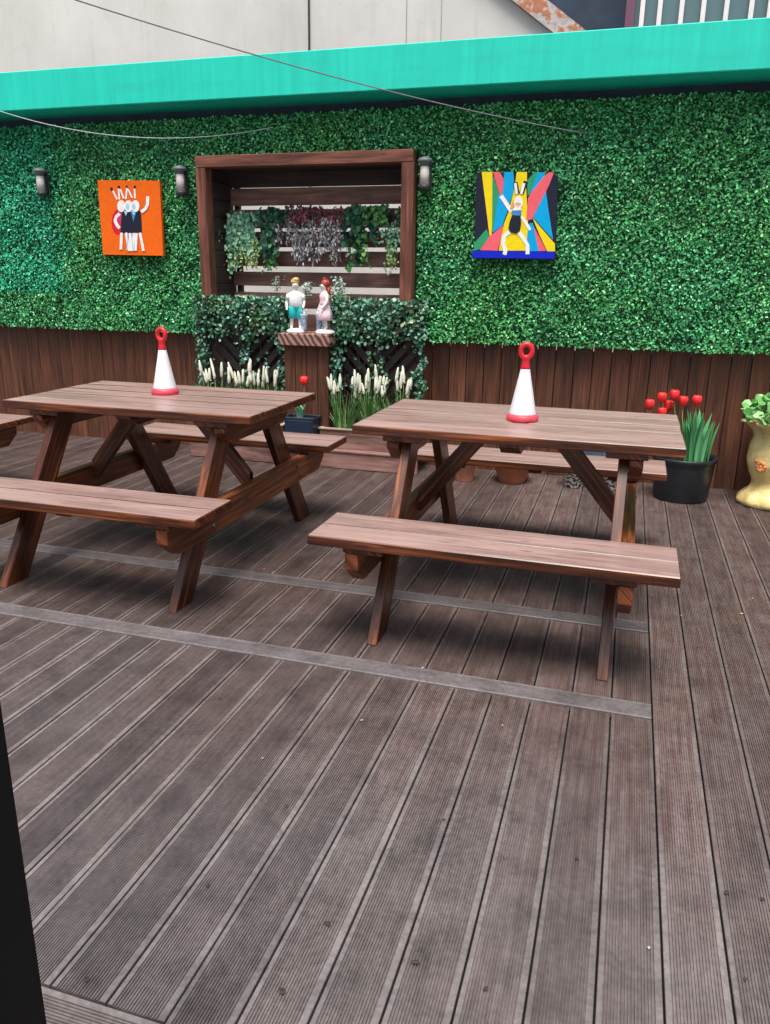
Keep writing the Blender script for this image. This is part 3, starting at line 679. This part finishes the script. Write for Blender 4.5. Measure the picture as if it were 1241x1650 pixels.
# ------------------------------------------------------------------ paintings
def flat_poly(bm, pts, y, mi):
    from mathutils.geometry import tessellate_polygon
    vs = [Vector((p[0], y, p[1])) for p in pts]; bv = [bm.verts.new(v_) for v_ in vs]
    for tri in tessellate_polygon([vs]):
        try:
            fc = bm.faces.new([bv[i] for i in tri]); fc.material_index = mi
            fc.normal_update()
            if fc.normal.y > 0: fc.normal_flip()
        except ValueError: pass
def stroke(pts, wd):
    P = [np.array(p, float) for p in pts]; Lf, Rt = [], []
    for i, p in enumerate(P):
        a = P[max(0, i-1)]; b = P[min(len(P)-1, i+1)]; d = (b-a)/np.linalg.norm(b-a); n_ = np.array([-d[1], d[0]])*wd/2; Lf.append(p+n_); Rt.append(p-n_)
    return Lf+Rt[::-1]
def disc(cx, cy, rx, ry, n=20): return [(cx+rx*math.cos(2*math.pi*i/n), cy+ry*math.sin(2*math.pi*i/n)) for i in range(n)]
PC = {k: plain('paint_'+k, c, .6, .07, 30, .2) for k, c in dict(orange=(.85,.14,.006), white=(.85,.86,.85), black=(.015,.018,.035), red=(.68,.015,.03), magenta=(.55,.04,.13), blue=(.05,.25,.55), lblue=(.35,.65,.85), yellow=(.88,.68,.01), green=(.03,.32,.14), sky=(.0,.38,.75), coral=(.85,.13,.17), royal=(.005,.02,.55), peach=(.75,.42,.28), blond=(.68,.36,.08), pink=(.8,.28,.42)).items()}
def painting(label, corners, z2, Yp, shapes, bgc, keys):
    """corners are photo pixels; z2 maps the sketch coordinates to photo pixels"""
    cs = [at(px, py, Yp) for px, py in corners]; c0 = np.mean(cs, 0)
    t = thing('painting', (c0[0], Yp+.0, c0[2]), label, 'painting')
    mats = [PC[k] for k in keys]; bm = bmesh.new()
    prism(bm, [(p[0], p[2]) for p in cs], Yp, Yp+.03, 'Y', keys.index(bgc)); rel(obj('canvas', bm, mats), t)
    bm = bmesh.new()
    for li, (k, pts) in enumerate(shapes):
        wp = [at(*z2(x_, y_), Yp) for x_, y_ in pts]; flat_poly(bm, [(p[0], p[2]) for p in wp], Yp-.0006-.00022*li, keys.index(k))
    rel(obj('picture', bm, mats), t)
zo = lambda x, y: (140+x/8.864, 270+y/8.864)
sh = [('red', disc(440,780,85,180)), ('magenta', disc(480,745,38,70)),
      ('white', stroke([(470,655),(420,700),(405,760),(430,820),(470,865)], 44)), ('black', [(505,620),(770,615),(785,800),(790,935),(480,940),(490,760)])]
for x in (345, 450, 565, 680): sh.append(('black', disc(x+8, 280 if x > 400 else 305, 18, 26)))
for a, b in (((375,330),(435,455)), ((455,300),(465,455)), ((480,310),(530,440)), ((575,290),(560,450)), ((590,310),(650,430)), ((685,300),(690,440))): sh.append(('white', stroke([a, b], 24)))
sh += [('lblue', [(530,620),(590,620),(560,690)]), ('blue', [(630,620),(710,620),(668,770)]), ('lblue', [(635,610),(665,620),(700,665),(670,672)])]
for x in (495, 600, 698): sh.append(('white', disc(x, 550, 58, 85)))
for x in (600, 690): sh.append(('lblue', disc(x-15, 560, 24, 45)))
sh += [('white', stroke([(780,635),(840,590),(870,530),(875,410)], 46)),]
for a, b in (((500,930),(492,1170)), ((565,930),(610,1190)), ((620,935),(640,1190)), ((680,935),(655,1190)), ((715,935),(700,1185)), ((765,930),(815,1190))): sh.append(('white', stroke([a, b], 38)))
for x0_, x1_ in ((640,690), (590,600)): sh.append(('lblue', stroke([(x0_,950),(x1_-20,1180)], 12)))
painting('orange canvas painting of three white eared figures in black', [(157,290), (257,291), (263,412), (166,410)], zo, 6.185, sh, 'orange', ['orange','red','magenta','white','black','lblue','blue'])
zr = lambda x, y: (740+x/6.894, 250+y/6.894)
sh = [('yellow', [(250,185),(370,185),(375,520),(360,920),(335,880)]), ('green', [(370,250),(385,240),(450,440),(380,850),(365,860)]),
 ('coral', [(375,185),(450,185),(495,260),(480,440),(450,430)]), ('sky', [(500,185),(600,185),(615,330),(600,420),(530,640),(480,780),(375,860),(385,800),(440,430),(480,440),(498,260)]),
 ('yellow', [(640,185),(755,185),(752,300),(745,360),(765,720),(760,900),(750,1060),(440,1060),(490,780),(545,640),(600,430),(625,300)]),
 ('green', [(755,280),(840,190),(905,190),(790,430),(762,450)]), ('sky', [(870,190),(950,190),(950,235),(870,340),(790,420)]),
 ('coral', [(950,225),(1000,190),(1055,190),(1000,330),(960,410),(805,715),(745,720),(765,480),(790,430)]),
 ('sky', [(965,400),(985,560),(1045,940),(820,690)]), ('yellow', [(815,695),(1065,985),(1065,1070),(980,1070),(900,900)]), ('coral', [(830,790),(970,1060),(880,1065)]),
 ('sky', [(760,860),(775,760),(820,750),(885,1065),(745,1065)]), ('coral', [(340,900),(500,770),(470,900),(430,1060),(230,1055)]), ('green', [(160,1060),(165,980),(305,820),(340,900),(235,1045)]),
 ('royal', [(150,1060),(1060,1068),(1055,1150),(145,1140)]),
 ('white', stroke([(465,450),(520,530),(585,630)], 46)), ('white', stroke([(690,680),(740,750),(790,830)], 34)), ('white', stroke([(560,850),(500,900),(490,990),(515,1060),(505,1105)], 46)), ('white', stroke([(660,850),(720,930),(760,1000),(760,1100)], 44)),
 ('black', stroke([(625,300),(648,430)], 50)), ('black', stroke([(745,290),(690,430)], 50)), ('white', stroke([(625,310),(640,430)], 30)), ('white', stroke([(722,310),(690,430)], 30)),
 ('blond', [(640,450),(600,510),(565,600),(640,590),(690,560)]), ('white', disc(660, 525, 50, 70)), ('peach', disc(655, 545, 34, 22)), ('pink', disc(652, 580, 12, 8)),
 ('white', [(585,620),(620,575),(690,585),(690,640)]), ('blue', [(585,615),(695,610),(690,670),(590,670)]), ('black', [(590,665),(685,672),(690,760),(675,845),(640,870),(575,860),(548,810),(565,730)])]
painting('striped multicolour canvas painting of a dancing figure with white ears', [(768,278), (899,283), (895,419), (764,416)], zr, 6.185, sh, 'black', ['black','yellow','green','coral','sky','royal','white','blond','peach','pink','blue'])
# ------------------------------------------------------------------ hanging plants in the niche
def trail(name, label, mat, spots, size, n, group='plants hanging in the niche', asp=.8, mat2=None, stems=True, Y=6.47):
    """spots: (px0,px1,py_top,py_bottom) photo boxes filled with trailing strands"""
    c = at((spots[0][0]+spots[0][1])/2, spots[0][2], Y); t = thing(name, tuple(c), label, 'hanging plant', group)
    P, bm = [], bmesh.new()
    for (a, b, t0, t1, k) in spots:
        for i in range(k):
            px = random.uniform(a, b); e = t0+(t1-t0)*random.uniform(.55, 1); yy = Y+random.uniform(-.06,.05); s0 = at(px, t0+random.uniform(-2,5), yy); s1 = at(px+random.uniform(-5,5), e, yy-.03)
            m_ = max(3, int(n*(e-t0)/60)); ph = random.uniform(0, 6)
            st_ = [s0+(s1-s0)*q+np.array([.008*math.sin(q*9+ph), 0, 0]) for q in np.linspace(0, 1, 6)]; tube(bm, st_, .0018, 4)
            for q in np.linspace(0, 1, m_):
                p = s0+(s1-s0)*q; P.append(p+rng.normal(0, .010, 3)+np.array([.008*math.sin(q*9+ph), 0, 0]))
    P = np.array(P); o = leaves('leaves', P, (0,-1,.3), size, mat, asp=asp, fold=.4, shape='round', droop=(0,-.1,-1)); rel(o, t)
    rel(obj('stems', bm, M_stem), t); return t
trail('hanging_plant', 'mint green trailing plant at the left end of the niche', M_mint, [(365,412,345,415,34), (368,380,350,440,8)], .033, 22)
trail('hanging_plant', 'lime green bead like strands below the mint plant in the niche', M_lime, [(368,385,395,445,6), (385,416,385,440,18)], .023, 16, Y=6.44)
trail('hanging_plant', 'thin pale strand reaching over the left side of the niche', M_lime, [(349,360,368,393,2)], .018, 16, Y=6.36)
trail('hanging_plant', 'dark green drooping plant between the mint and the silver plants', M_dkleaf, [(415,462,338,366,24), (424,442,360,420,20)], .044, 15)
trail('hanging_plant', 'bright green leaf cluster ending the dark drooping plant in the niche', M_brleaf, [(428,443,414,440,7)], .034, 16, Y=6.45)
trail('hanging_plant', 'burgundy leaved plant at the top centre of the niche', M_burg, [(465,512,336,362,30), (512,552,338,364,26)], .044, 16, asp=.4)
trail('hanging_plant', 'silver and purple trailing plant filling the middle of the niche', M_silver, [(448,552,355,402,62), (470,548,380,428,36)], .032, 22, asp=.35, Y=6.45)
trail('hanging_plant', 'purple tinged strands hanging below the silver plant', M_burg, [(475,548,385,430,14)], .018, 20, asp=.5, Y=6.49)
trail('hanging_plant', 'large leaved dark green plant right of the silver plant', M_dkleaf, [(552,602,342,400,22), (560,580,390,430,6), (560,600,335,365,16)], .056, 9, asp=.75)
trail('hanging_plant', 'bright green heart shaped leaves hanging at the right of the niche', M_brleaf, [(556,628,334,362,16), (578,598,395,440,4), (560,566,420,445,2), (572,590,370,400,5)], .042, 8, asp=.8, Y=6.43)
trail('hanging_plant', 'blue green leaves at the upper right of the niche', M_ivy, [(600,648,336,364,18)], .034, 14)
trail('hanging_plant', 'pale mint plant at the right end of the niche', M_mint, [(618,646,360,410,14)], .024, 20)
trail('hanging_plant', 'pale lime strands hanging lowest at the right end of the niche', M_lime, [(622,642,395,445,10)], .020, 18, Y=6.43)
trail('hanging_plant', 'thin sparse strand left of the pale mint plant in the niche', M_eryth, [(602,614,362,396,5)], .018, 16)
def bush(label, px0, px1, py0, py1, n, mat, size, Y):
    a = at((px0+px1)/2, py1, Y); t = thing('potted_plant', tuple(a), label, 'plant')
    P = np.array([at(random.gauss((px0+px1)/2, (px1-px0)/4.5), random.uniform(py0, py1), Y+random.uniform(-.05,.05)) for _ in range(n)])
    rel(leaves('leaves', P, (0,-1,.6), size, mat, asp=.5, fold=.4, shape='round'), t)
    bm = bmesh.new()
    for i in range(0, n, 5): tube(bm, [tuple(a), tuple(P[i])], .0018, 4)
    rel(obj('stems', bm, M_stem), t)
bush('small dusty green plant between the two figurines', 482, 506, 455, 478, 60, M_eryth, .03, 6.36)
bush('dusty green plant right of the girl figurine', 530, 562, 446, 482, 80, M_eryth, .03, 6.36)
bush('low dark plant behind the girl figurine on the sill', 530, 556, 470, 500, 80, M_ivy, .03, 6.28)
bush('small plant sprig left of the boy figurine', 436, 458, 445, 470, 34, M_eryth, .022, 6.40)
# ------------------------------------------------------------------ figurines
def skin(name, verts, edges, rad, mat, parent, sub=2):
    bm = bmesh.new(); ly = bm.verts.layers.skin.verify(); vs = []
    for i, (p, r) in enumerate(zip(verts, rad)):
        v_ = bm.verts.new(p); v_[ly].radius = (r, r) if not isinstance(r, tuple) else r; v_[ly].use_root = (i == 0); vs.append(v_)
    for a, b in edges: bm.edges.new((vs[a], vs[b]))
    o = obj(name, bm, mat, parent); m = o.modifiers.new('skin', 'SKIN'); m.use_smooth_shade = True
    m = o.modifiers.new('sub', 'SUBSURF'); m.levels = sub; m.render_levels = sub; return o
def figurine(girl, loc, rz, label):
    t = thing('figurine', loc, label, 'figurine', 'porcelain child figurines on the pillar cap', rz)
    # faces -Y locally
    V = [(0,0,.20), (0,0,.25), (0,.0,.305), (0,-.002,.335), (0,-.008,.365), (0,-.006,.395),
         (.030,0,.195), (.032,-.006,.12), (.034,0,.045), (.036,-.022,.035),
         (-.030,0,.195), (-.034,.004,.12), (-.036,.006,.045), (-.040,-.018,.035),
         (.052,0,.30), (.070,-.008,.245), (.058,-.04,.205), (.055,-.052,.195),
         (-.052,0,.30), (-.072,0,.245), (-.075,-.024,.19), (-.074,-.034,.178)]
    E_ = [(0,1),(1,2),(2,3),(3,4),(4,5),(0,6),(6,7),(7,8),(8,9),(0,10),(10,11),(11,12),(12,13),(2,14),(14,15),(15,16),(16,17),(2,18),(18,19),(19,20),(20,21)]
    Rd = [.038,.036,.034,.014,.030,.028,.022,.017,.013,.012,.022,.017,.013,.012,.017,.013,.010,.009,.017,.013,.010,.009]
    skin('body', V, E_, Rd, M_porc, t)
    bm = bmesh.new(); lathe(bm, [(.078,0), (.082,.008), (.074,.022), (.05,.034), (.001,.038)], n=24, wob=lambda a, z: 1+.08*math.sin(5*a+1)); obj('base', bm, M_porc, t)
    cl = plain('figurine_pink', (.82,.62,.66), .4, .2, 60) if girl else plain('figurine_shirt', (.80,.84,.84), .4, .08, 50)
    def taper(prof, sc=(1,.75)):
        b = bmesh.new(); lathe(b, prof, n=28, wob=lambda a, z: 1+.04*math.sin(7*a)*(1 if z < .22 else .3))
        for v_ in b.verts: v_.co.y *= sc[1]
        return b
    if girl:
        obj('dress', taper([(.074,.105), (.080,.11), (.072,.16), (.052,.222), (.044,.232), (.050,.27), (.054,.30), (.030,.326), (.016,.33)]), cl, t)
        bm = bmesh.new()
        lathe(bm, [(.0465,.228), (.049,.233), (.0465,.24)], n=24)
        for v_ in bm.verts: v_.co.y *= .78
        obj('sash', bm, plain('figurine_sash', (.75,.2,.38), .4), t)
        hm = plain('auburn_hair', (.36,.05,.03), .45, .5, 60); bm = bmesh.new()
        ball(bm, (0,.008,.390), .037, (1,.98,1)); ball(bm, (-.0,.03,.352), .028, (1,.8,1.2)); ball(bm, (.024,.026,.33), .02, (1,.8,1.7)); ball(bm, (-.02,.026,.335), .018, (1,.8,1.5))
        ball(bm, (.0,.0,.428), .014, (1.3,1,.8)); obj('hair', bm, hm, t)
    else:
        obj('shirt', taper([(.050,.205), (.056,.21), (.055,.25), (.057,.29), (.045,.318), (.02,.332)]), cl, t)
        bm = bmesh.new(); tq = plain('figurine_shorts', (.02,.55,.55), .4, .2, 40)
        for s in (-1, 1): lathe(bm, [(.030,.115), (.034,.118), (.031,.17), (.034,.205), (.030,.212)], (s*.027,0,0), n=20)
        ball(bm, (0,0,.20), .05, (1,.75,.5)); obj('shorts', bm, tq, t)
        bm = bmesh.new(); ball(bm, (0,.006,.402), .036, (1,1,.8)); ball(bm, (.004,-.01,.418), .022, (1.3,1,.8)); ball(bm, (0,.022,.38), .028, (1,.8,1)); obj('hair', bm, plain('blond_hair', (.62,.45,.15), .5, .3, 60), t)
        for s in (-1, 1):
            bm = bmesh.new(); tube(bm, [(s*.050,0,.303), (s*.066,-.004,.262)], [.021,.019], 12); obj('sleeve', bm, cl, t)
    bm = bmesh.new()
    for s in (-1, 1): ball(bm, (s*.011,-.0375,.382), .0035, n=8)
    obj('eyes', bm, M_potblk, t)
    bm = bmesh.new(); ball(bm, (0,-.038,.374), .0045, (1,1,1.2), n=8); obj('nose', bm, M_skin, t)
    bw = plain('figurine_blue_grey', (.32,.42,.58), .4, .5, 60); sx = .062 if not girl else -.07
    bm = bmesh.new(); lathe(bm, [(.024,.02), (.026,.024), (.024,.10), (.033,.14), (.034,.152), (.026,.148)], (sx,-.02,0), n=20); obj('flower_bucket', bm, bw, t)
    bm = bmesh.new(); random.seed(5)
    for k in range(9): ball(bm, (sx+random.uniform(-.022,.022), -.02+random.uniform(-.02,.02), .155+random.uniform(0,.022)), .010, n=8)
    obj('flowers', bm, M_porc, t); return t
figurine(False, (-2.612, 6.085, 1.090), R(28), 'boy figurine with blond hair, white shirt and turquoise shorts')
figurine(True, (-2.36, 6.085, 1.090), R(-48), 'girl figurine with auburn hair and a pink dress')
random.seed(31)
# ------------------------------------------------------------------ cables
def cable(name, label, pts, rad, mat, sag):
    a, b = Vector(pts[0]), Vector(pts[1]); P = [a+(b-a)*q - Vector((0,0,sag*4*q*(1-q))) for q in np.linspace(0, 1, 40)]
    bm = bmesh.new(); tube(bm, P, rad, 6); o = obj(name, bm, mat); return tag(o, label, 'cable')
e = at(950, 216, 6.22); s0 = at(20, -34, 3.6)
cable('cable', 'thin dark overhead cable crossing the turquoise beam', (s0, e), .0035, M_cable, .06)
a_, b_ = at(-40, 165, 5.9), at(440, 205, 6.2)
cable('cord', 'thin pale cord sagging below the beam at the left', (a_, b_), .0035, M_cord, .16)
# ------------------------------------------------------------------ buildings behind
bA = thing('building', (-6, 9.2, 0), 'pale rendered building end with stained wall behind the beam', 'building')
def P9(px, py, Y): p = at(px, py, Y); return (p[0], p[2])
tp, md = P9(822, 0, 9), P9(890, 54, 9)
sl = (md[1]-tp[1])/(md[0]-tp[0]); tpx = tp[0]-2.6; tpz = tp[1]-2.6*sl
bm = bmesh.new(); ev = (md[0]+.9, md[1]+.9*sl)
prism(bm, [(-16,-.25), (ev[0],-.25), ev, (tpx, tpz), (-16, tpz)], 9.0, 12, 'Y'); rel(obj('wall', bm, M_render), bA)
q0, q1 = P9(866, 0, 9), P9(918, 50, 9); wv = .19
bm = bmesh.new(); nrm = Vector((-sl, 1)).normalized()
A_ = Vector((tpx, tpz)); B_ = Vector(ev); prism(bm, [tuple(A_+nrm*.004), tuple(B_+nrm*.004), tuple(B_+nrm*wv), tuple(A_+nrm*wv)], 8.93, 12.1, 'Y'); rel(obj('verge', bm, M_verge), bA)
xl = P9(497, 50, 8.99)[0]
bm = bmesh.new(); tube(bm, [(xl+.03, 8.985, 5.2), (xl+.012, 8.985, 4.4), (xl, 8.985, 2.5), (xl, 8.985, 2.22)], .011, 6); rel(obj('hanging_wire', bm, M_lampd), bA)
bm = bmesh.new()
for px in (655, 711): xx = P9(px, 40, 8.998)[0]; box(bm, (xx, 8.998, 3), (.008, .006, 5.4), bev=0)
rel(obj('wall_joint', bm, plain('joint_grey', (.36,.34,.33), .9)), bA)
bB = thing('building', (1, 11, 0), 'dark navy building with a wide barred window behind the beam', 'building')
xa, xb = P9(1006, 20, 11)[0], P9(1018, 20, 11)[0]
bm = bmesh.new(); box(bm, ((-9+xa)/2, 12.6, 3), (xa+9, .6, 9), bev=0); box(bm, (xa+2.8, 12.0, 1.2), (5.6, .6, 4.6), bev=0); rel(obj('wall', bm, M_navy), bB)
wn = bmesh.new(); z0, z1 = 3.4, 6.5; W_ = 3.2
for xx in (xa+.05, xa+.05+W_): box(wn, (xx, 11.66, (z0+z1)/2), (.11, .12, z1-z0))
for zz in (z0, z1): box(wn, (xa+.05+W_/2, 11.66, zz), (W_+.11, .11, .1))
fr = rel(obj('window', wn, M_purple), bB)
bm = bmesh.new(); box(bm, (xa+.05+W_/2, 11.70, (z0+z1)/2), (W_-.1, .02, z1-z0-.1), bev=0); gl = obj('pane', bm, M_glass); gl.parent = fr; 
for k, px in enumerate((1035, 1063, 1098, 1133, 1170, 1210, 1240, 1275)):
    xx = P9(px, 20, 11.62)[0]; bm = bmesh.new(); box(bm, (xx, 11.62, (z0+z1)/2), (.055, .04, z1-z0-.12)); m_ = obj('glazing_bar', bm, M_white); m_.parent = fr
# ------------------------------------------------------------------ near post and litter
bm = bmesh.new(); box(bm, (-.785, .645, 1.05), (.17, .09, 2.5), bev=.004)
for k in range(7): box(bm, (-.863+k*.0253, .5985, 1.05), (.012, .008, 2.46), bev=.002)
tag(obj('post', bm, M_post), 'black ribbed post close by at the lower left edge', 'post')
def litter(px, py, col, s, label, cat, name):
    d = fw*f+r2*(px-pcx)+u2*(pcy-py); p = np.array([0,0,Hc])-d*Hc/d[2]
    bm = bmesh.new(); n = 7; vs = [bm.verts.new((s*math.cos(i*6.283/n)*random.uniform(.6,1.2), s*.6*math.sin(i*6.283/n)*random.uniform(.7,1.2), random.uniform(.001,.004))) for i in range(n)]
    c = bm.verts.new((0,0,.005)); [bm.faces.new((vs[i], vs[(i+1) % n], c)) for i in range(n)]
    o = obj(name, bm, col); o.location = (p[0], p[1], .002); o.rotation_euler = (0,0,random.uniform(0,6)); tag(o, label, cat); return o
M_spk = plain('pale_speck', (.42,.41,.39), .7); M_yel = plain('yellow_leaf', (.65,.5,.08), .6); M_brn = plain('dry_leaf', (.035,.028,.022), .8)
litter(1195, 990, M_yel, .012, 'small yellow leaf on the deck boards at the right', 'leaf', 'fallen_leaf')
for px, py in ((600,965), (681,1077), (426,918), (1098,993), (1062,1076), (1185,1170), (810,1170), (1035,1040), (423,1223), (583,1162), (1213,965), (1050,960), (1045,1529)):
    litter(px, py, M_spk, random.uniform(.003,.007), 'tiny pale speck of litter lying on the deck', 'litter', 'speck')['group'] = 'pale specks on the deck'
for px, py in ((528,1490), (335,1428), (462,1300), (1170,1440), (1228,1450), (1200,1580), (670,1552), (783,1595), (455,1600), (140,1580), (355,1127), (715,1322), (930,1385)):
    litter(px, py, M_brn, random.uniform(.006,.013), 'small dry dark leaf scrap lying on the deck', 'litter', 'leaf_scrap')['group'] = 'dark leaf scraps on the deck'
